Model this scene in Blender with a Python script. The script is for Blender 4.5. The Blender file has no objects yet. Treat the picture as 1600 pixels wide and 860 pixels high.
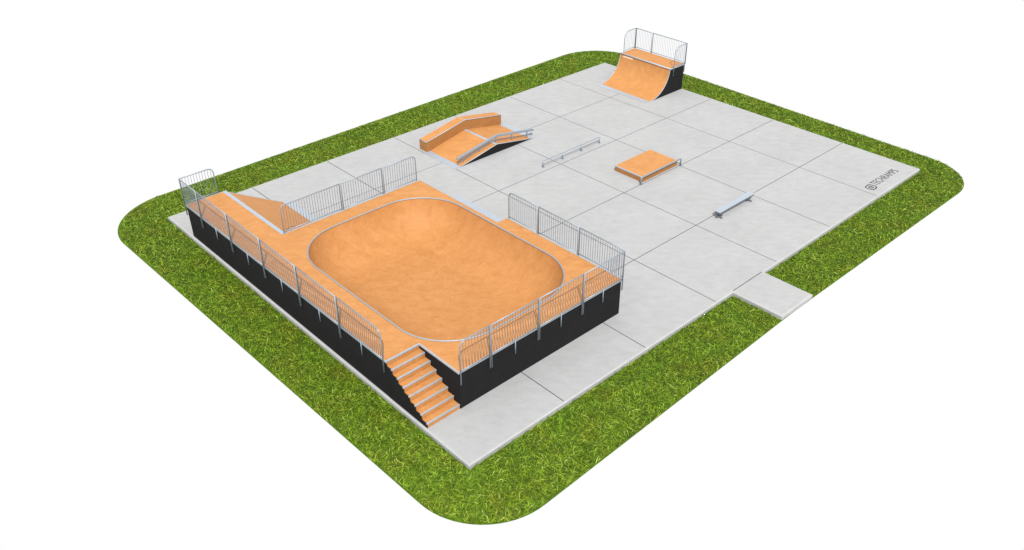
import bpy, math, random
import numpy as np
from mathutils import Vector, Matrix
from mathutils.geometry import tessellate_polygon

random.seed(4)
rng = np.random.default_rng(11)
sc = bpy.context.scene
col = sc.collection

# ------------------------------------------------------------------ materials
def new_mat(name):
    m = bpy.data.materials.new(name)
    m.use_nodes = True
    nt = m.node_tree
    b = nt.nodes['Principled BSDF']
    return m, nt, b

def N(nt, kind, **kw):
    n = nt.nodes.new(kind)
    for k, v in kw.items():
        setattr(n, k, v)
    return n

def mapped(nt, rot=0.0, scale=(1, 1, 1)):
    tc = N(nt, 'ShaderNodeTexCoord')
    mp = N(nt, 'ShaderNodeMapping')
    mp.vector_type = 'TEXTURE'      # rotate first, then stretch
    mp.inputs['Rotation'].default_value = (0, 0, rot)
    mp.inputs['Scale'].default_value = tuple(1 / q for q in scale)
    nt.links.new(tc.outputs['Object'], mp.inputs['Vector'])
    return mp.outputs['Vector']

def noise(nt, vec, scale, detail=6, rough=.6, dist=0.0):
    n = N(nt, 'ShaderNodeTexNoise')
    n.inputs['Scale'].default_value = scale
    n.inputs['Detail'].default_value = detail
    n.inputs['Roughness'].default_value = rough
    n.inputs['Distortion'].default_value = dist
    nt.links.new(vec, n.inputs['Vector'])
    return n.outputs['Fac']

def ramp(nt, fac, stops):
    r = N(nt, 'ShaderNodeValToRGB')
    el = r.color_ramp.elements
    while len(el) < len(stops):
        el.new(.5)
    for e, (p, c) in zip(el, stops):
        e.position = p
        e.color = (*c, 1)
    nt.links.new(fac, r.inputs['Fac'])
    return r.outputs['Color']

def mix(nt, a, b, fac, mode='MIX'):
    n = N(nt, 'ShaderNodeMix', data_type='RGBA', blend_type=mode)
    for sock, v in ((n.inputs['Factor'], fac), (n.inputs['A'], a), (n.inputs['B'], b)):
        if hasattr(v, 'is_linked'):
            nt.links.new(v, sock)
        elif isinstance(v, (int, float)):
            sock.default_value = v
        else:
            sock.default_value = (*v, 1)
    return n.outputs['Result']

def bump(nt, b, h, strength, dist):
    n = N(nt, 'ShaderNodeBump')
    n.inputs['Strength'].default_value = strength
    n.inputs['Distance'].default_value = dist
    nt.links.new(h, n.inputs['Height'])
    nt.links.new(n.outputs['Normal'], b.inputs['Normal'])

def concrete(name, base):
    m, nt, b = new_mat(name)
    v = mapped(nt, -.75, (.62, 1.15, 1))
    streak = noise(nt, v, 3.1, 9, .7, .15)
    v2 = mapped(nt, 0, (1, 1, 1))
    cloud = noise(nt, v2, .45, 4, .55)
    grain = noise(nt, v2, 38, 3, .7)
    lo = tuple(base * k * .92 for k in (.993, .998, 1.006))
    hi = tuple(base * k * 1.06 for k in (.993, 1, 1.01))
    c = ramp(nt, streak, [(.33, lo), (.53, (base * .993, base, base * 1.008)), (.70, hi)])
    c = mix(nt, c, ramp(nt, cloud, [(.3, (.955, .955, .955)), (.7, (1.03, 1.03, 1.03))]), 1.0, 'MULTIPLY')
    c = mix(nt, c, ramp(nt, grain, [(.25, (.90, .90, .90)), (.75, (1.08, 1.08, 1.08))]), 1.0, 'MULTIPLY')
    nt.links.new(c, b.inputs['Base Color'])
    b.inputs['Roughness'].default_value = .85
    b.inputs['Specular IOR Level'].default_value = .25
    bump(nt, b, grain, .25, .004)
    return m

def wood(name, rot=0.0, stretch=(1, .38, 1), k=1.0):
    m, nt, b = new_mat(name)
    v = mapped(nt, rot, stretch)
    blot = noise(nt, v, 2.6, 7, .62, .8)
    v2 = mapped(nt, rot + .05, (stretch[0] * 2.2, stretch[1] * .8, stretch[2] * 2.2))
    fine = noise(nt, v2, 9, 6, .7, .3)
    base = np.array((.452, .205, .066)) * k
    c = ramp(nt, blot, [(.30, base * (.90, .87, .81)), (.5, base), (.70, base * (1.08, 1.13, 1.22))])
    c = mix(nt, c, ramp(nt, fine, [(.3, (.91, .87, .82)), (.55, (1, 1, 1)), (.75, (1.07, 1.10, 1.14))]), 1.0, 'MULTIPLY')
    nt.links.new(c, b.inputs['Base Color'])
    b.inputs['Roughness'].default_value = .62
    b.inputs['Specular IOR Level'].default_value = .25
    bump(nt, b, fine, .15, .003)
    return m

def metal(name, c, metallic=.55, rough=.42):
    m, nt, b = new_mat(name)
    v = mapped(nt, 0, (1, 1, 1))
    n = noise(nt, v, 14, 4, .6)
    colr = ramp(nt, n, [(.3, tuple(x * .86 for x in c)), (.7, tuple(min(1, x * 1.1) for x in c))])
    nt.links.new(colr, b.inputs['Base Color'])
    b.inputs['Metallic'].default_value = metallic
    b.inputs['Roughness'].default_value = rough
    return m

M = {}
M['concrete'] = concrete('pavement_concrete', .342)
M['kerb'] = concrete('pavement_edge_concrete', .365)
M['joint'] = concrete('joint_filler', .075)
M['deck'] = wood('deck_plywood', -.75, (.6, 1.25, 1))
M['bowl'] = wood('bowl_plywood', -.75, (.75, 1.2, .8), .93)
M['ramp'] = wood('ramp_plywood', -.75, (.8, 1.2, .9))
M['shaded_side'] = wood('shaded_side_plywood', 0, (.5, .5, 1.4), .70)  # same plywood darkened: shade of ledge and pad side faces put into the colour
M['galv'] = metal('galvanised_steel', (.25, .295, .345), .35)
M['bar'] = metal('fence_bar_steel', (.18, .215, .26), .3, .5)
M['trim'] = metal('light_steel_trim', (.36, .39, .425), .25, .5)
M['plate'] = metal('bluish_steel_plate', (.35, .40, .455), .25, .4)
M['coping'] = metal('coping_steel', (.30, .32, .34), .35, .5)
M['dark_metal'] = metal('dark_steel', (.16, .18, .21), .5, .45)

m, nt, b = new_mat('black_cladding')
n_ = noise(nt, mapped(nt), 3, 5, .6)
nt.links.new(ramp(nt, n_, [(.3, (.0135, .0135, .0142)), (.7, (.0165, .0165, .0172))]), b.inputs['Base Color'])
b.inputs['Roughness'].default_value = .8
b.inputs['Specular IOR Level'].default_value = .05
M['black'] = m

m, nt, b = new_mat('marking_paint')
n_ = noise(nt, mapped(nt), 30, 3, .6)
nt.links.new(ramp(nt, n_, [(.3, (.02, .02, .02)), (.7, (.035, .035, .035))]), b.inputs['Base Color'])
b.inputs['Roughness'].default_value = .7
M['paint'] = m

m, nt, b = new_mat('pale_sticker')
n_ = noise(nt, mapped(nt), 20, 3, .6)
nt.links.new(ramp(nt, n_, [(.3, (.72, .52, .38)), (.7, (.8, .6, .46))]), b.inputs['Base Color'])
M['sticker'] = m

# grass
m, nt, b = new_mat('turf_soil')
v = mapped(nt)
a_ = noise(nt, v, 9, 8, .75, .4)
nt.links.new(ramp(nt, a_, [(.3, (.03, .055, .004)), (.5, (.07, .13, .006)), (.7, (.13, .22, .01))]), b.inputs['Base Color'])
b.inputs['Roughness'].default_value = .95
b.inputs['Specular IOR Level'].default_value = .1
bump(nt, b, a_, 1.0, .04)
M['turf'] = m

m, nt, b = new_mat('grass_blades')
at = N(nt, 'ShaderNodeAttribute', attribute_name='tone')
v = mapped(nt)
patch = noise(nt, v, .9, 5, .6)
c = ramp(nt, at.outputs['Fac'], [(0.0, (.024, .040, .003)), (.3, (.074, .132, .005)), (.58, (.138, .232, .008)),
                                 (.82, (.245, .365, .018)), (1.0, (.45, .52, .12))])
c = mix(nt, c, ramp(nt, patch, [(.32, (1.08, .88, .8)), (.5, (1, 1, 1)), (.68, (.93, 1.05, 1))]), 1.0, 'MULTIPLY')
nt.links.new(c, b.inputs['Base Color'])
b.inputs['Roughness'].default_value = .6
b.inputs['Specular IOR Level'].default_value = .2
M['grass'] = m

# ------------------------------------------------------------------ mesh builder
class MB:
    def __init__(s):
        s.v, s.f, s.smooth = [], [], []
    def add(s, verts, faces, smooth=False):
        o = len(s.v)
        s.v += [tuple(p) for p in verts]
        s.f += [tuple(i + o for i in f) for f in faces]
        s.smooth += [smooth] * len(faces)
        return s
    def box(s, x0, x1, y0, y1, z0, z1, c=0.0):
        if c <= 0:
            vs = [(x, y, z) for z in (z0, z1) for y in (y0, y1) for x in (x0, x1)]
            return s.add(vs, [(0, 2, 3, 1), (4, 5, 7, 6), (0, 1, 5, 4), (2, 6, 7, 3), (0, 4, 6, 2), (1, 3, 7, 5)])
        # box whose top edges are chamfered
        def ring(d, z):
            return [(x0 + d, y0 + d, z), (x1 - d, y0 + d, z), (x1 - d, y1 - d, z), (x0 + d, y1 - d, z)]
        vs = ring(0, z0) + ring(0, z1 - c) + ring(c, z1)
        fs = [(3, 2, 1, 0), (8, 9, 10, 11)]
        for r in (0, 4):
            for i in range(4):
                j = (i + 1) % 4
                fs.append((r + i, r + j, r + 4 + j, r + 4 + i))
        return s.add(vs, fs)
    def tube(s, pts, r, n=8, cap=True):
        P = [Vector(p) for p in pts]
        k = len(P)
        T = []
        for i in range(k):
            a = (P[i] - P[i - 1]).normalized() if i else (P[1] - P[0]).normalized()
            c = (P[i + 1] - P[i]).normalized() if i < k - 1 else a
            t = (a + c)
            T.append(((t.normalized() if t.length > 1e-6 else a), a, c))
        up = Vector((0, 0, 1)) if abs(T[0][0].z) < .9 else Vector((1, 0, 0))
        u = up.cross(T[0][1]).normalized()
        nrm = None                       # plane of a bent tube keeps its section from twisting
        for i in range(1, k - 1):
            cr = T[i][1].cross(T[i][2])
            if cr.length > 1e-3:
                nrm = cr.normalized(); break
        vs = []
        for i in range(k):
            t = T[i][0]
            if nrm is not None:
                u = nrm
            u = (u - t * u.dot(t)).normalized()
            w = t.cross(u)
            # widen along the mitre
            a = T[i][1]
            cosb = max(.35, t.dot(a))
            mit = (T[i][2] - T[i][1])
            md = mit.normalized() if mit.length > 1e-5 else None
            for q in range(n):
                an = 2 * math.pi * q / n + math.pi / n
                d = u * math.cos(an) + w * math.sin(an)
                if md is not None:
                    d = d + md * d.dot(md) * (1 / cosb - 1)
                vs.append(P[i] + d * r)
        fs = []
        for i in range(k - 1):
            for q in range(n):
                q2 = (q + 1) % n
                fs.append((i * n + q, i * n + q2, (i + 1) * n + q2, (i + 1) * n + q))
        s.add(vs, fs, True)
        if cap:
            o = len(s.v) - len(vs)
            s.f += [tuple(o + q for q in reversed(range(n))), tuple(o + (k - 1) * n + q for q in range(n))]
            s.smooth += [False, False]
        return s
    def loop_tube(s, pts, r, n=8):
        P = [Vector(p) for p in pts]
        k = len(P)
        vs, fs = [], []
        for i in range(k):
            t = (P[(i + 1) % k] - P[i - 1]).normalized()
            u = Vector((0, 0, 1))
            w = t.cross(u)
            for q in range(n):
                an = 2 * math.pi * q / n
                vs.append(P[i] + (u * math.cos(an) + w * math.sin(an)) * r)
        for i in range(k):
            j = (i + 1) % k
            for q in range(n):
                q2 = (q + 1) % n
                fs.append((i * n + q, j * n + q, j * n + q2, i * n + q2))
        return s.add(vs, fs, True)
    def prism(s, poly, axis, a, b, smooth=False):
        """poly of 2-D points, extruded along axis from a to b. axis 'y': poly is (x,z); 'x': (y,z); 'z': (x,y)."""
        def put(p, t):
            return {'y': (p[0], t, p[1]), 'x': (t, p[0], p[1]), 'z': (p[0], p[1], t)}[axis]
        n = len(poly)
        vs = [put(p, a) for p in poly] + [put(p, b) for p in poly]
        s.add(vs, [tuple(range(n)), tuple(reversed(range(n, 2 * n)))])
        o = len(s.v) - 2 * n
        for i in range(n):
            j = (i + 1) % n
            s.f.append((o + j, o + i, o + n + i, o + n + j))
            s.smooth.append(smooth)
        return s
    def build(s, name, mat, parent=None, loc=None):
        me = bpy.data.meshes.new(name)
        o = bpy.data.objects.new(name, me)
        base = Vector((0, 0, 0))
        if parent is not None:
            base = parent.matrix_basis.translation.copy()
            q = parent.parent
            while q is not None:
                base += q.matrix_basis.translation
                q = q.parent
        if loc is not None:
            base = base + Vector(loc) if parent is not None else Vector(loc)
            o.location = loc
        me.from_pydata([tuple(Vector(p) - base) for p in s.v], [], s.f)
        me.polygons.foreach_set('use_smooth', s.smooth)
        me.materials.append(mat)
        me.update()
        import bmesh
        bm = bmesh.new(); bm.from_mesh(me)
        bmesh.ops.recalc_face_normals(bm, faces=bm.faces)
        bm.to_mesh(me); bm.free()
        col.objects.link(o)
        if parent is not None:
            o.parent = parent
        return o

def thing(name, label, cat, loc, group=None):
    o = bpy.data.objects.new(name, None)
    o.location = loc
    o.empty_display_size = .3
    col.objects.link(o)
    o['label'] = label
    o['category'] = cat
    if group:
        o['group'] = group
    return o

# ------------------------------------------------------------------ dimensions (metres)
SL = 4.0
H = 1.48          # deck height
GZ = -.15         # grass level

# ------------------------------------------------------------------ pavement
mb = MB()
g = .020
for i in range(7):
    for j in range(5):
        x0, x1 = i * SL + (g if i else .075), (i + 1) * SL - (g if i < 6 else .075)
        y0, y1 = j * SL + (g if j else .075), (j + 1) * SL - (g if j < 4 else .075)
        mb.box(x0, x1, y0, y1, -.06, 0.0)
mb.box(13.055, 14.945, -2.055, .035, -.06, 0)
pav = mb.build('concrete_pavement', M['concrete'])
pav['kind'] = 'structure'
mb = MB(); mb.box(.06, 27.94, .06, 19.94, -.2, -.016); mb.box(13.06, 14.94, -2.09, .055, -.2, -.016)
o = mb.build('pavement_joints', M['joint']); o['kind'] = 'structure'
# light bevelled edge round the slab
def edge_poly(path, w, ch, z1, z0, closed=True):
    """bevelled border: outer path, inner offset w, chamfer ch; right-angled plan, counter-clockwise"""
    mb = MB()
    n = len(path)
    def off(d):
        out = []
        for i in range(n):
            p0, p1, p2 = Vector(path[i - 1]), Vector(path[i]), Vector(path[(i + 1) % n])
            a = (p1 - p0).normalized(); b = (p2 - p1).normalized()
            na, nb = Vector((-a.y, a.x)), Vector((-b.y, b.x))
            out.append(p1 + (na + nb) * d)
        return out
    rings = [[(p.x, p.y, z0) for p in off(0)], [(p.x, p.y, z1 - ch) for p in off(0)], [(p.x, p.y, z1) for p in off(ch * 1.25)], [(p.x, p.y, z1) for p in off(w)], [(p.x, p.y, z0) for p in off(w)]]
    vs = sum(rings, [])
    fs = []
    for r in range(4):
        for i in range(n):
            j = (i + 1) % n
            fs.append((r * n + i, r * n + j, (r + 1) * n + j, (r + 1) * n + i))
    mb.add(vs, fs)
    return mb
path = [(0, 0), (12.98, 0), (12.98, -2.12), (15.02, -2.12), (15.02, 0), (28, 0), (28, 20), (0, 20)]
o = edge_poly(path, .075, .03, 0.002, -.2).build('pavement_edge', M['kerb']); o['kind'] = 'structure'

# ------------------------------------------------------------------ grass island
def rounded(pts, radii, seg=16):
    out = []
    n = len(pts)
    for i in range(n):
        p0, p1, p2 = Vector(pts[i - 1]), Vector(pts[i]), Vector(pts[(i + 1) % n])
        a = (p0 - p1).normalized(); b = (p2 - p1).normalized(); r = radii[i]
        half = a.angle(b) / 2
        d = r / math.tan(half)
        c = p1 + (a + b).normalized() * (r / math.sin(half))
        s = p1 + a * d - c; e = p1 + b * d - c
        a0 = math.atan2(s.y, s.x); a1 = math.atan2(e.y, e.x)
        while a1 - a0 > math.pi: a1 -= 2 * math.pi
        while a1 - a0 < -math.pi: a1 += 2 * math.pi
        for k in range(seg + 1):
            t = a0 + (a1 - a0) * k / seg
            out.append((c.x + r * math.cos(t), c.y + r * math.sin(t)))
    return out
GO = rounded([(-1.78, -2.48), (14.0, -2.12), (29.78, -2.22), (30.6, 23.05), (-2.27, 22.4)], [2.45, .5, 2.6, 3.0, 3.0])
mb = MB()
n = len(GO)
mb.add([(x, y, GZ - .035) for x, y in GO] + [(x, y, GZ - .02) for x, y in GO], [tuple(range(n)), tuple(range(n, 2 * n))] +
       [(i, (i + 1) % n, n + (i + 1) % n, n + i) for i in range(n)])
o = mb.build('ground', M['turf']); o['kind'] = 'structure'

def inside(px, py, poly):
    poly = np.array(poly); r = np.zeros(len(px), bool)
    j = len(poly) - 1
    for i in range(len(poly)):
        xi, yi = poly[i]; xj, yj = poly[j]
        c = ((yi > py) != (yj > py)) & (px < (xj - xi) * (py - yi) / (yj - yi + 1e-12) + xi)
        r ^= c; j = i
    return r

CAM = Vector((-11.24302, -14.04328, 18.45478))
def make_grass():
    NB = 700000
    x = rng.uniform(-2.4, 30.8, NB); y = rng.uniform(-2.6, 23.2, NB)
    d = np.hypot(x - CAM.x, y - CAM.y)
    keep = rng.random(NB) < np.clip(1.25 - (d - 14) / 40, .42, 1)
    def slab(a, b, e):
        return ((a > -e) & (a < 28 + e) & (b > -e) & (b < 20 + e)) | ((a > 12.98 - e) & (a < 15.02 + e) & (b < 1))
    GI = rounded([(-1.775, -2.475), (14.0, -2.115), (29.775, -2.215), (30.50, 22.95), (-2.22, 22.31)], [2.45, .5, 2.6, 3.0, 3.0])
    keep &= inside(x, y, GI) & ~slab(x, y, .004)
    x, y, d = x[keep], y[keep], d[keep]
    k = len(x)
    far = np.clip((d - 14) / 30, 0, 1)
    L = rng.uniform(.10, .36, k)
    W = rng.uniform(.008, .0165, k) * (1 + .3 * far)
    az = rng.uniform(0, 2 * math.pi, k)
    bend = rng.normal(0, .55, k)
    hgt = rng.uniform(.006, .10, k)
    z0 = GZ - .025 + rng.uniform(0, .015, k)
    dx, dy = np.cos(az), np.sin(az); ex, ey = np.cos(az + bend), np.sin(az + bend)
    mx, my = x + dx * L * .5, y + dy * L * .5
    tx, ty = mx + ex * L * .5, my + ey * L * .5
    out = ~inside(tx, ty, GI) | slab(tx, ty, .006)          # turn blades that would leave the lawn
    sg = np.where(out, -1.0, 1.0)
    dx, dy, ex, ey = dx * sg, dy * sg, ex * sg, ey * sg
    mx, my = x + dx * L * .5, y + dy * L * .5
    tx, ty = mx + ex * L * .5, my + ey * L * .5
    ok = inside(tx, ty, GI) & inside(mx, my, GI) & ~slab(tx, ty, .006) & ~slab(mx, my, .006)
    x, y, mx, my, tx, ty, dx, dy, ex, ey, W, hgt, z0 = [q[ok] for q in (x, y, mx, my, tx, ty, dx, dy, ex, ey, W, hgt, z0)]
    k = len(x)
    V = np.empty((k, 5, 3), np.float32)
    ax, ay = -(dy + ey) / 2, (dx + ex) / 2
    tilt = rng.uniform(-.6, .6, k)
    V[:, 0] = np.stack([x - dy * W / 2, y + dx * W / 2, z0 - tilt * W / 2], 1)
    V[:, 1] = np.stack([x + dy * W / 2, y - dx * W / 2, z0 + tilt * W / 2], 1)
    zm = z0 + hgt
    V[:, 2] = np.stack([mx - ax * W / 2, my - ay * W / 2, zm + tilt * W / 2], 1)
    V[:, 3] = np.stack([mx + ax * W / 2, my + ay * W / 2, zm - tilt * W / 2], 1)
    V[:, 4] = np.stack([tx, ty, zm + hgt * rng.uniform(-.5, .35, k)], 1)
    me = bpy.data.meshes.new('grass')
    me.vertices.add(k * 5)
    me.vertices.foreach_set('co', V.reshape(-1))
    base = (np.arange(k) * 5)[:, None]
    loops = np.concatenate([base + np.array([[0, 1, 2, 3]]), base + np.array([[3, 2, 4]])], 1).astype(np.int32)
    me.loops.add(k * 7)
    me.loops.foreach_set('vertex_index', loops.reshape(-1))
    me.polygons.add(k * 2)
    ls = np.stack([np.arange(k) * 7, np.arange(k) * 7 + 4], 1).reshape(-1).astype(np.int32)
    me.polygons.foreach_set('loop_start', ls)
    me.update(calc_edges=True)
    me.validate()
    t = np.clip(rng.beta(1.0, 1.5, k), 0, 1)
    at = me.attributes.new('tone', 'FLOAT', 'POINT')
    at.data.foreach_set('value', np.repeat(t, 5).astype(np.float32))
    me.materials.append(M['grass'])
    o = bpy.data.objects.new('grass', me)
    col.objects.link(o)
    o['kind'] = 'stuff'
    o['label'] = 'bright green tangled grass bordering the concrete slab'
    o['category'] = 'grass'
    print('blades', k)
make_grass()

# ------------------------------------------------------------------ bowl platform
X0, X1, X2 = .07, 1.37, 1.73
XR, XN = 8.85, 8.33
Y0, YS, YN, YB, YE = 2.02, 3.98, 8.0, 12.95, 17.72
plat = thing('bowl_platform', 'large raised skate bowl in orange plywood with black sides', 'skate bowl', (X0, Y0, 0))
def rrect(x0, x1, y0, y1, r, seg=14, side=10):
    out = []
    cs = [(x1 - r, y0 + r, -90), (x1 - r, y1 - r, 0), (x0 + r, y1 - r, 90), (x0 + r, y0 + r, 180)]
    for i, (cx, cy, a) in enumerate(cs):
        for k in range(seg + 1):
            t = math.radians(a + 90 * k / seg)
            out.append((cx + r * math.cos(t), cy + r * math.sin(t)))
        nx, ny, na = cs[(i + 1) % 4]
        t = math.radians(na); q = (nx + r * math.cos(t), ny + r * math.sin(t)); p = out[-1]
        for k in range(1, side):
            out.append((p[0] + (q[0] - p[0]) * k / side, p[1] + (q[1] - p[1]) * k / side))
    return out
BX0, BX1, BY0, BY1, BR = 1.38, 8.13, 2.92, 12.12, 2.13
outer = [(X0, YS), (X1, YS), (X1, Y0), (XR, Y0), (XR, YN), (XN, YN), (XN, YB), (X2, YB), (X2, YE), (X0, YE)]
hole = rrect(BX0 + .01, BX1 - .01, BY0 + .01, BY1 - .01, BR)
tri = tessellate_polygon([[Vector((*p, 0)) for p in outer], [Vector((*p, 0)) for p in hole]])
allp = outer + hole
mb = MB()
mb.add([(x, y, H) for x, y in allp], [tuple(t) for t in tri])
no = len(outer)
inner_edge = [(x, y, H) for x, y in outer] + [(x, y, H - .04) for x, y in outer]
mb.add(inner_edge, [(i, (i + 1) % no, no + (i + 1) % no, no + i) for i in range(no)])
mb.build('deck', M['deck'], plat)
# bowl surface
bh, L = H - .03, 1.92
Rr = (L * L + bh * bh) / (2 * bh)
amax = math.asin(L / Rr) if bh <= Rr else math.pi - math.asin(L / Rr)
mb = MB()
rings = []
K = 18
for k in range(K + 1):
    a = amax * (1 - k / K)
    inset = L - Rr * math.sin(a)
    z = .03 + Rr * (1 - math.cos(a))
    rings.append([(x, y, z) for x, y in rrect(BX0 + inset, BX1 - inset, BY0 + inset, BY1 - inset, BR - inset)])
nr = len(rings[0])
vs = sum(rings, [])
fs = [(k * nr + i, k * nr + (i + 1) % nr, (k + 1) * nr + (i + 1) % nr, (k + 1) * nr + i) for k in range(K) for i in range(nr)]
fs.append(tuple(K * nr + i for i in range(nr)))
mb.add(vs, fs, True)
mb.build('bowl_surface', M['bowl'], plat)
MB().loop_tube([(x, y, H + .012) for x, y in rrect(BX0, BX1, BY0, BY1, BR, 20, 12)], .030, 10).build('bowl_coping', M['coping'], plat)
T = .03
def wall(x0, x1, y0, y1, z0=0.003, z1=H - .042):
    return MB().box(x0, x1, y0, y1, z0, z1).build('side_panel', M['black'], plat)
wall(X0 + .012, X0 + T, YS + .002, YE - .012)
wall(X0 + T, X2 - .002, YE - T, YE - .012)
wall(X2 - T, X2 - .012, YB + .01, YE - T - .002)
wall(X1 + .012, X1 + T, Y0 + T, YS)
wall(X1 + .012, XR - .012, Y0 + .012, Y0 + T - .002)
wall(XR - T, XR - .012, Y0 + T, YN - T)
wall(XN + .002, XR - .012, YN - T + .002, YN - .012)
wall(XN - T, XN - .012, YN, YB - T)
wall(X2, XN - .012, YB - T + .002, YB - .012)
# steel angle round the deck edge
def trim(p, q, w=.04, parent=plat, mat='trim', z=H, hh=.05):
    (xa, ya), (xb, yb) = p, q
    mb = MB()
    if abs(xa - xb) < 1e-6:
        lo, hi = sorted((ya, yb)); mb.box(xa - w / 2, xa + w / 2, lo, hi, z - hh, z + .006)
    else:
        lo, hi = sorted((xa, xb)); mb.box(lo, hi, ya - w / 2, ya + w / 2, z - hh, z + .006)
    return mb.build('edge_trim', M[mat], parent)
h2 = .0225
trim((X0, YS - h2 - .02), (X0, YE))
trim((X0 + h2, YE), (X2 + h2, YE))
trim((X0 + h2, YS), (X1 - h2, YS), .055)
trim((X1, Y0 - h2), (X1, YS + h2), .055)
trim((X1 + .028, Y0), (XR + h2, Y0))
trim((XR, Y0 + h2), (XR, YN + h2))
trim((XN + .06, YN), (XR - h2, YN))
trim((X2 + .08, YB), (XN, YB), .07)

# ------------------------------------------------------------------ staircase
st = thing('staircase', 'seven orange plywood steps with light metal nosings at the platform corner', 'stairs', (X0, 2.05, 0))
dy = (YS - 2.05) / 7; dz = H / 8
SX0, SX1 = X0 + .035, X1 - .004
prof = [(YS - .002, .003), (YS - .002, H - dz - .03)]
for k in range(1, 8):
    yk = YS - dy * k; zk = H - dz * k
    prof += [(yk, zk - .03)]
    if k < 7: prof += [(yk, zk - dz - .03)]
prof += [(2.05, .003)]
MB().prism(prof, 'x', X0 + .005, X0 + .033).build('stringer', M['black'], st)
for k in range(1, 8):
    z = H - dz * k; ya = YS - dy * k; yb = YS - dy * (k - 1)
    mb = MB()
    mb.box(SX0, SX1, ya + .022, yb - .001, z - .03, z)                     # tread
    mb.box(SX0 + .001, SX1 - .001, ya + .004, ya + .021, z - dz + .002, z - .031)   # riser below it
    s = mb.build('step', M['deck'], st)
    mb = MB(); mb.box(X0 - .002, SX1, ya - .014, ya + .036, z - .04, z + .006)
    mb.build('nosing', M['trim'], s)
MB().box(SX0 + .002, SX1 - .002, YS + .003, YS + .02, H - dz + .001, H - .052).build('top_riser', M['deck'], st)

# ------------------------------------------------------------------ quarter pipes
def quarter(root, x_top, x_base, y0, y1, h, sides, plate_w, coping_w=.11, tube=False, flat=False):
    """transition facing away from x_top; root parents the parts"""
    s = 1 if x_base > x_top else -1
    Lq = abs(x_base - x_top)
    R = (Lq * Lq + h * h) / (2 * h)
    am = math.asin(min(1, Lq / R)) if h <= R else math.pi - math.asin(min(1, Lq / R))
    K = 22
    arc = []
    for k in range(K + 1):
        a = am * (1 - k / K)
        arc.append((x_base - s * R * math.sin(a), R * (1 - math.cos(a)) + .006))
    arc[0] = (x_top, h - .002)
    if flat:
        arc = [(x_top + (x_base - x_top) * k / K, (h - .002) * (1 - k / K) + .006 * k / K) for k in range(K + 1)]
    mb = MB()
    n = K + 1
    vs = [(x, y0, z) for x, z in arc] + [(x, y1, z) for x, z in arc]
    mb.add(vs, [(i, i + 1, n + i + 1, n + i) for i in range(K)], True)
    mb.build('riding_surface', M['ramp'], root)
    for yy in sides:
        d = .006 if yy == y0 else -.02
        MB().prism([(x_top, .004)] + [(x, z - .012) for x, z in arc[:-1]] + [(x_base - s * .02, .004)], 'y', yy + d, yy + d + .014).build('side_panel', M['black'], root)
        mb = MB()
        mb.tube([(x, yy, z + .002) for x, z in arc], .02, 6)
        mb.build('edge_trim', M['trim'], root)
    MB().box(min(x_base - s * .02, x_base + s * plate_w), max(x_base - s * .02, x_base + s * plate_w), y0, y1, .003, .012).build('base_plate', M['plate'], root)
    if tube:
        MB().tube([(x_top + .02 * s, y0 - .02, h + .012), (x_top + .02 * s, y1 + .02, h + .012)], .032, 10).build('coping', M['trim'], root)
        mb = MB().box(x_top - s * .12 if s > 0 else x_top + .012, x_top - .012 if s > 0 else x_top - s * .12, y0, y1, h - .01, h + .005)
        mb.build('coping_plate', M['trim'], root)
    else:
        MB().box(min(x_top - s * coping_w * .4, x_top + s * coping_w * .6), max(x_top - s * coping_w * .4, x_top + s * coping_w * .6), y0, y1, h - .03, h + .009).build('coping', M['plate'], root)
    return arc

q = thing('bank_ramp', 'flat orange bank sloping down from the left arm of the bowl platform', 'ramp', (X2, YB + .02, 0))
quarter(q, X2 + .02, 4.30, YB + .02, YE, H, [YE], .30, .16, flat=True)
q = thing('quarter_pipe', 'quarter pipe hidden behind the bowl rim with only its blue-grey base plate showing', 'ramp', (XN, YN + .05, 0))
quarter(q, XN + .012, 9.95, YN + .03, YB - .02, H, [YN + .03, YB - .02], .42, .03)

# ------------------------------------------------------------------ far quarter pipe with its own deck
QX0, QX1, QX2, QY0, QY1 = 25.12, 26.68, 27.95, 14.05, 17.68
fq = thing('quarter_pipe', 'tall free-standing quarter pipe with fenced deck at the far corner', 'ramp', (QX0, QY0, 0))
quarter(fq, QX1, QX0, QY0, QY1, H, [QY0, QY1], .34, .1, True)
MB().box(QX1 + .01, QX2, QY0 + .01, QY1 - .01, H - .04, H).build('deck', M['deck'], fq)
MB().box(QX1 + .003, QX2 - .01, QY0 + .006, QY0 + .02, .004, H - .042).build('side_panel', M['black'], fq)
MB().box(QX1 + .003, QX2 - .01, QY1 - .02, QY1 - .006, .004, H - .042).build('side_panel', M['black'], fq)
MB().box(QX2 - .028, QX2 - .012, QY0 + .022, QY1 - .022, .004, H - .042).build('back_panel', M['black'], fq)
for a, b_, c_, d_ in [(QX1 + .02, QX2 + .02, QY0 - .02, QY0 + .02), (QX1 + .02, QX2 + .02, QY1 - .02, QY1 + .02), (QX2 - .02, QX2 + .02, QY0 + .022, QY1 - .022)]:
    MB().box(a, b_, c_, d_, H - .045, H + .006).build('edge_trim', M['trim'], fq)
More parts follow.
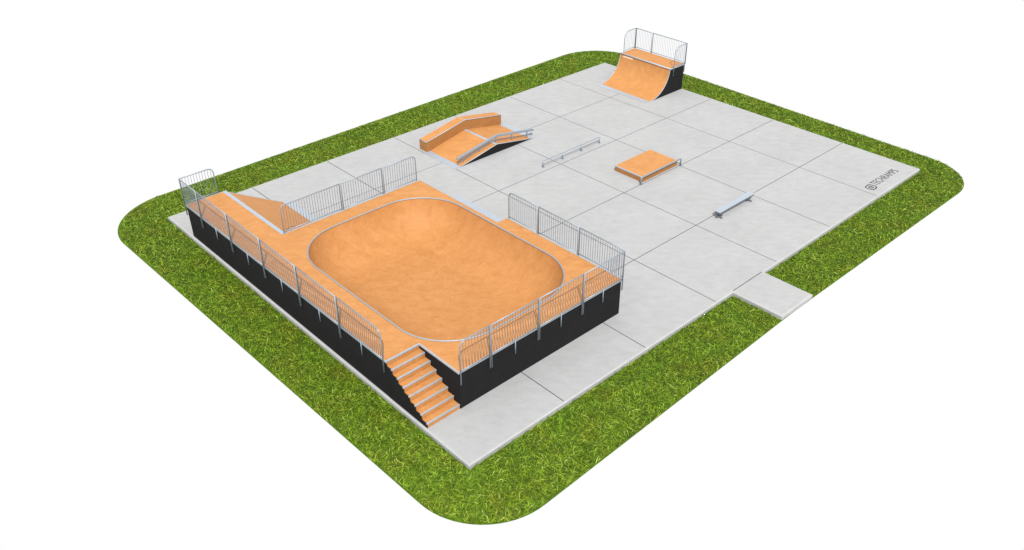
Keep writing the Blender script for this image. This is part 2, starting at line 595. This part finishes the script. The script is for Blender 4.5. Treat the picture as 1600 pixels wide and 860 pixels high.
# small pale strip stuck under the coping
R = ((QX1 - QX0) ** 2 + H * H) / (2 * H)
zs = [H - .16, H - .09]
pts = []
for z in zs:
    ca = 1 - z / R; xx = QX0 + R * math.sqrt(1 - ca * ca)
    pts.append((xx - .012, z))
MB().add([(pts[0][0], 16.75, pts[0][1]), (pts[0][0], 17.45, pts[0][1]), (pts[1][0], 17.45, pts[1][1]), (pts[1][0], 16.75, pts[1][1]),
          (pts[0][0] + .008, 16.75, pts[0][1]), (pts[0][0] + .008, 17.45, pts[0][1]), (pts[1][0] + .008, 17.45, pts[1][1]), (pts[1][0] + .008, 16.75, pts[1][1])],
         [(0, 1, 2, 3), (7, 6, 5, 4), (0, 4, 5, 1), (3, 2, 6, 7), (0, 3, 7, 4), (1, 5, 6, 2)]).build('sticker', M['sticker'], fq)

# ------------------------------------------------------------------ guard fences
GF = 'galvanised guard fences on the ramp decks'
TOP = 2.65; LEG = 1.0; BOT = H + .065
def fence_panel(root, A, B, ra=0.0, rb=0.0, legs=(True, .5, True), top=TOP, bar_r=.0092, gap=.035, tr=.0225, spacing=.115):
    A = Vector((*A, 0)); B = Vector((*B, 0)); d = (B - A); Ln = d.length; u = d / Ln
    a, b_ = gap, Ln - gap
    P = lambda s, z: (A + u * s) + Vector((0, 0, z))
    za = LEG if legs[0] else H - .02
    zb = LEG if legs[2] else H - .02
    pl = [P(a, za), P(a, top - ra)]
    if ra:
        for k in range(1, 3):
            t = math.pi / 2 * k / 3
            pl.append(P(a + ra * (1 - math.cos(t)), top - ra + ra * math.sin(t)))
        pl.append(P(a + ra, top))
    if rb:
        pl.append(P(b_ - rb, top))
        for k in range(1, 3):
            t = math.pi / 2 * (1 - k / 3)
            pl.append(P(b_ - rb * (1 - math.cos(t)), top - rb + rb * math.sin(t)))
    pl += [P(b_, top - rb), P(b_, zb)]
    mb = MB().tube(pl, tr, 8)
    mb.tube([P(a + .001, BOT), P(b_ - .001, BOT)], tr * .85, 8)
    fr = mb.build('panel_frame', M['galv'], root)
    mb = MB()
    nb = max(3, int(round((b_ - a) / spacing)))
    for i in range(1, nb):
        s = a + (b_ - a) * i / nb
        z = top
        if ra and s < a + ra: z = top - ra + math.sqrt(max(0, ra * ra - (a + ra - s) ** 2))
        if rb and s > b_ - rb: z = top - rb + math.sqrt(max(0, rb * rb - (s - b_ + rb) ** 2))
        mb.tube([P(s, BOT), P(s, z)], bar_r, 5, False)
    mb.build('bars', M['bar'], fr)
    if legs[1]:
        s = Ln * legs[1]
        MB().tube([P(s, LEG), P(s, BOT)], tr * .9, 8).build('support_leg', M['galv'], fr)

XF = X0 - .035
f = thing('guard_fence', 'longest guard fence, six panels along the left side above the black wall', 'fence', (XF, YS, H), GF)
ys = [4.04, 6.50, 8.97, 11.40, 13.84, 16.30, 17.74]
for i in range(6):
    fence_panel(f, (XF, ys[i]), (XF, ys[i + 1]), .24 if i == 0 else 0, 0, (True, .5 if i < 5 else None, i < 5))
f = thing('guard_fence', 'short single-panel guard fence across the far left end of the platform', 'fence', (XF, YE + .03, H), GF)
fence_panel(f, (XF - .02, YE + .035), (1.52, YE + .035), 0, .22, (True, None, True))
YF = Y0 - .05
f = thing('guard_fence', 'front guard fence with rounded end beside the stairs, four panels', 'fence', (X1, YF, H), GF)
xs = [1.37, 2.63, 4.72, 6.80, 8.86]
for i in range(4):
    fence_panel(f, (xs[i], YF), (xs[i + 1], YF), .24 if i == 0 else 0, 0, (True, .5 if i else None, i < 3))
XRF = XR + .045
f = thing('guard_fence', 'right guard fence of three panels facing the open concrete', 'fence', (XRF, Y0, H), GF)
yr = [YF + .01, 4.19, 6.31, 7.97]
for i in range(3):
    fence_panel(f, (XRF, yr[i]), (XRF, yr[i + 1]), 0, .22 if i == 2 else 0, (True, .5 if i < 2 else None, True))
f = thing('guard_fence', 'back guard fence of three panels between the sloping bank and open concrete', 'fence', (X2, YB, H), GF)
xb = [1.77, 2.72, 4.49, 6.52, 8.22]
xb = [1.77, 2.42, 4.48, 6.52, 8.22]
YBF = YB + .035
fence_panel(f, (1.78, YBF), (4.49, YBF), .16, 0, (True, .5, True))
fence_panel(f, (4.49, YBF), (6.51, YBF), 0, 0, (True, .5, True))
fence_panel(f, (6.51, YBF), (8.24, YBF), 0, .2, (True, None, True))
f = thing('guard_fence', 'three-sided guard fence round the deck of the far quarter pipe', 'fence', (QX2, QY0, H), GF)
qx = QX2 + .03
fence_panel(f, (qx, QY0 - .03), (qx, 16.48), 0, 0, (True, None, True), spacing=.12, bar_r=.0065, tr=.021)
fence_panel(f, (qx, 16.48), (qx, QY1 + .03), 0, 0, (True, None, True), spacing=.12, bar_r=.0065, tr=.021)
fence_panel(f, (26.93, QY0 - .035), (qx, QY0 - .035), .36, 0, (True, None, False), spacing=.12, gap=.02, bar_r=.0065, tr=.022)
fence_panel(f, (26.98, QY1 + .035), (qx, QY1 + .035), .36, 0, (True, None, False), spacing=.12, gap=.02, bar_r=.0065, tr=.022)

# ------------------------------------------------------------------ funbox
FX0, FXM, FX1, FY0, FY1, FH = 12.32, 14.63, 16.98, 15.03, 17.42, .46
fb = thing('funbox', 'low pyramid funbox with two orange slopes meeting at a metal ridge', 'ramp', (FX0, FY0, 0))
th = .03
for xa, za, xb_, zb_ in [(FX0, .006, FXM - .07, FH - .012), (FXM + .07, FH - .012, FX1, .006)]:
    mb = MB().prism([(xa, za), (xb_, zb_), (xb_, zb_ - th if zb_ > .1 else .004), (xa, .004 if za < .1 else za - th)], 'y', FY0, FY1)
    mb.build('slope', M['ramp'], fb)
MB().prism([(FXM - .075, FH - .012), (FXM, FH + .004), (FXM + .075, FH - .012), (FXM + .075, FH - .04), (FXM - .075, FH - .04)], 'y', FY0, FY1).build('ridge_strip', M['plate'], fb)
for yy in (FY0 + .004,):
    MB().prism([(FX0 + .12, .004), (FXM, FH - .045), (FX1 - .12, .004)], 'y', yy, yy + .012).build('side_panel', M['black'], fb)
MB().tube([(FX0 - .02, FY0, .012), (FXM, FY0, FH - .005), (FX1 + .02, FY0, .012)], .02, 6).build('edge_trim', M['trim'], fb)
for a, b_ in ((FX0 - .35, FX0 + .02), (FX1 - .02, FX1 + .33)):
    MB().box(a, b_, FY0, FY1, .003, .011).build('base_plate', M['plate'], fb)

lg = thing('grind_ledge', 'angled wooden ledge rising over the far side of the funbox', 'grind ledge', (12.13, 17.43, 0))
LX0, LXM, LX1, LY0, LY1 = 12.14, 14.64, 17.08, 17.43, 17.98
pr = [(LX0, .004), (LX0, .505), (LXM, .955), (LX1, .505), (LX1, .004)]
MB().prism(pr, 'y', LY0, LY1).build('body', M['shaded_side'], lg)
for (xa, za), (xb_, zb_) in (((LX0 + .04, .505 + .0072), (LXM - .02, .955 - .0036)), ((LXM + .02, .955 - .0036), (LX1 - .04, .505 + .0072))):
    MB().prism([(xa, za + .003), (xb_, zb_ + .003), (xb_, zb_ + .012), (xa, za + .012)], 'y', LY0 + .05, LY1 - .01).build('top_board', M['ramp'], lg)
for yy in (LY0,):
    MB().tube([(LX0, yy, .515), (LXM, yy, .963), (LX1, yy, .515)], .024, 6).build('edge_trim', M['trim'], lg)
MB().tube([(LX0, LY0 + .02, .515), (LX0, LY1, .515)], .02, 6).build('edge_trim', M['trim'], lg)
MB().box(LXM - .018, LXM + .018, LY0 + .02, LY1, .945, .972).build('ridge_strip', M['trim'], lg)

kr = thing('kinked_rail', 'bent flat grind rail following both slopes of the funbox', 'grind rail', (12.3, 15.25, 0))
RY = 15.26
RP = [(12.29, .36), (14.82, .805), (17.3, .37)]
MB().prism([(12.29, .29), (14.82, .725), (17.3, .29), (17.3, .375), (14.82, .815), (12.29, .375)], 'y', RY - .06, RY + .06).build('rail', M['galv'], kr)
MB().tube([(12.25, RY, .09), (14.78, RY, .585), (17.26, RY, .09)], .017, 8).build('lower_bar', M['bar'], kr)
def fbz(x): return max(.005, FH * (1 - abs(x - FXM) / 2.33))
def rz(x): return np.interp(x, [12.29, 14.82, 17.3], [.33, .765, .33])
for x in (12.68, 13.70, 14.78, 15.83, 16.87):
    MB().box(x - .022, x + .022, RY - .022, RY + .022, fbz(x) - .01, rz(x)).build('post', M['galv'], kr)

# ------------------------------------------------------------------ flat rail
fr = thing('flat_rail', 'low straight round grind rail on four posts between funbox and pad', 'grind rail', (15.18, 12.35, 0))
MB().tube([(15.14, 12.35, .2), (15.14, 12.35, .27), (15.17, 12.35, .30), (15.2, 12.35, .31), (19.08, 12.35, .31), (19.11, 12.35, .30), (19.13, 12.35, .27), (19.13, 12.35, .2)], .019, 8).build('rail', M['galv'], fr)
MB().tube([(15.15, 12.35, .15), (19.12, 12.35, .15)], .018, 8).build('lower_bar', M['bar'], fr)
for x in (15.16, 16.48, 17.79, 19.11):
    mb = MB().tube([(x, 12.35, .01), (x, 12.35, .30)], .022, 8)
    po = mb.build('post', M['galv'], fr)
    MB().box(x - .06, x + .06, 12.29, 12.41, .003, .014).build('foot_plate', M['bar'], po)

# ------------------------------------------------------------------ manual pad and its rail
mp = thing('manual_pad', 'low square orange plywood manual pad with steel edges', 'manual pad', (17.35, 8.1, 0))
PX0, PX1, PY0, PY1, PH = 17.36, 19.92, 8.10, 9.76, .262
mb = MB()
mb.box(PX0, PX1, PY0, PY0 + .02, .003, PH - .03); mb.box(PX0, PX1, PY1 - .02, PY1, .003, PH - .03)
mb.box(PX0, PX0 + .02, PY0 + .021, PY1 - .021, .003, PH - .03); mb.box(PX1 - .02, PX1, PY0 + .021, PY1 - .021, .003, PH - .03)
mb.build('side_board', M['shaded_side'], mp)
MB().box(PX0 + .002, PX1 - .002, PY0 + .002, PY1 - .002, PH - .029, PH).build('top_board', M['ramp'], mp)
for a, b_, c_, d_ in ((PX0 - .012, PX1, PY0 - .012, PY0 + .045), (PX0 - .012, PX0 + .045, PY0 + .047, PY1)):
    MB().box(a, b_, c_, d_, PH - .045, PH + .006).build('edge_trim', M['trim'], mp)
pr_ = thing('pad_rail', 'short thick grind rail fixed along the front edge of the manual pad', 'grind rail', (17.2, 8.0, 0))
MB().tube([(17.16, 8.0, .02), (17.16, 8.0, .28), (17.19, 8.0, .335), (17.23, 8.0, .35), (20.0, 8.0, .35), (20.04, 8.0, .335), (20.07, 8.0, .28), (20.07, 8.0, .02)], .034, 10).build('rail', M['galv'], pr_)
for x in (17.16, 20.07):
    MB().box(x - .07, x + .07, 7.92, 8.07, .003, .016).build('foot_plate', M['galv'], pr_)

# ------------------------------------------------------------------ grind bench
gb = thing('grind_bench', 'low pale blue-grey metal grind bench standing alone on the right', 'bench', (17.2, 3.8, 0))
MB().box(17.17, 19.74, 3.66, 3.95, .262, .29, .004).build('top_plate', M['plate'], gb)
MB().box(17.20, 19.71, 3.68, 3.93, .17, .2605).build('beam', M['dark_metal'], gb)
for x in (17.42, 19.42):
    MB().box(x - .05, x + .05, 3.7, 3.9, .02, .169).build('leg', M['dark_metal'], gb)
for x in (17.26, 19.45):
    mb = MB(); mb.box(x - .14, x + .18, 3.75, 3.85, .004, .05); mb.box(x - .04, x + .04, 3.58, 4.03, .0045, .04)
    mb.build('foot', M['dark_metal'], gb)

# ------------------------------------------------------------------ painted marking
mk = thing('ground_marking', 'black painted letters and rounded-square emblem near the right slab corner', 'marking', (24.4, .5, 0))
cu = bpy.data.curves.new('lettering', 'FONT')
cu.body = 'TECHRAMPS'; cu.size = .62; cu.space_character = 1.02
cu.extrude = .001; cu.offset = -.004
tmp = bpy.data.objects.new('tmp_text', cu)
col.objects.link(tmp)
bpy.context.view_layer.update()
me = bpy.data.meshes.new_from_object(tmp.evaluated_get(bpy.context.evaluated_depsgraph_get()))
bpy.data.objects.remove(tmp)
xsz = [v.co.x for v in me.vertices]; ysz = [v.co.y for v in me.vertices]
wx, wy = max(xsz) - min(xsz), max(ysz) - min(ysz)
for v_ in me.vertices:
    v_.co.x = (v_.co.x - min(xsz)) / wx * 2.12 + .50
    v_.co.y = (v_.co.y - min(ysz)) / wy * .37 + .06
    v_.co.z = v_.co.z + .006
me.materials.clear(); me.materials.append(M['paint'])
o = bpy.data.objects.new('lettering', me); col.objects.link(o); o.parent = mk
def band(poly_o, poly_i, mb, z=.006):
    n = len(poly_o)
    mb.add([(x, y, z) for x, y in poly_o] + [(x, y, z) for x, y in poly_i], [(i, (i + 1) % n, n + (i + 1) % n, n + i) for i in range(n)])
mb = MB()
ox, oy = 24.33, .43
band(rrect(ox, ox + .50, oy, oy + .46, .15, 8, 2), rrect(ox + .055, ox + .445, oy + .055, oy + .405, .105, 8, 2), mb)
cx, cy = ox + .25, oy + .23
arc = [(math.cos(math.radians(a)), math.sin(math.radians(a))) for a in range(20, 321, 15)]
vo = [(cx + .125 * x, cy + .12 * y, .006) for x, y in arc]; vi = [(cx + .075 * x, cy + .07 * y, .006) for x, y in arc]
mb.add(vo + vi, [(i, i + 1, len(vo) + i + 1, len(vo) + i) for i in range(len(vo) - 1)])
mb.add([(cx - .01, cy - .025, .006), (cx + .12, cy - .025, .006), (cx + .12, cy + .025, .006), (cx - .01, cy + .025, .006)], [(0, 1, 2, 3)])
mb.build('emblem', M['paint'], mk)

# ------------------------------------------------------------------ camera
cam = bpy.data.cameras.new('camera')
co = bpy.data.objects.new('camera', cam)
col.objects.link(co)
Rm = [[0.7332234, -0.6799787, -0.0035248], [-0.3765986, -0.4017606, -0.8347227], [0.5661775, 0.6133657, -0.5506593]]
r0, r1, r2 = [Vector(r) for r in Rm]
mat = Matrix((( r0.x, -r1.x, -r2.x), (r0.y, -r1.y, -r2.y), (r0.z, -r1.z, -r2.z))).to_4x4()
mat.translation = CAM
co.matrix_world = mat
cam.sensor_width = 36
cam.lens = 30.5030
cam.clip_end = 500
sc.camera = co

# ------------------------------------------------------------------ light: plain white surroundings and one sun
w = bpy.data.worlds.new('World')
sc.world = w
w.use_nodes = True
bg = w.node_tree.nodes['Background']
bg.inputs['Color'].default_value = (1, 1, 1, 1)
bg.inputs['Strength'].default_value = 1.0
sd = bpy.data.lights.new('sun', 'SUN')
sd.energy = 4.5
sd.angle = math.radians(0.6)
sd.color = (1, .985, .965)
so = bpy.data.objects.new('sun', sd)
col.objects.link(so)
d = Vector((.60, .83, -1.2)).normalized()
so.rotation_euler = d.to_track_quat('-Z', 'Y').to_euler()
so.location = (-6, -8, 14)

sc.view_settings.view_transform = 'Standard'
sc.view_settings.look = 'None'
sc.view_settings.exposure = 0
sc.view_settings.gamma = 1
sc.cycles.max_bounces = 6
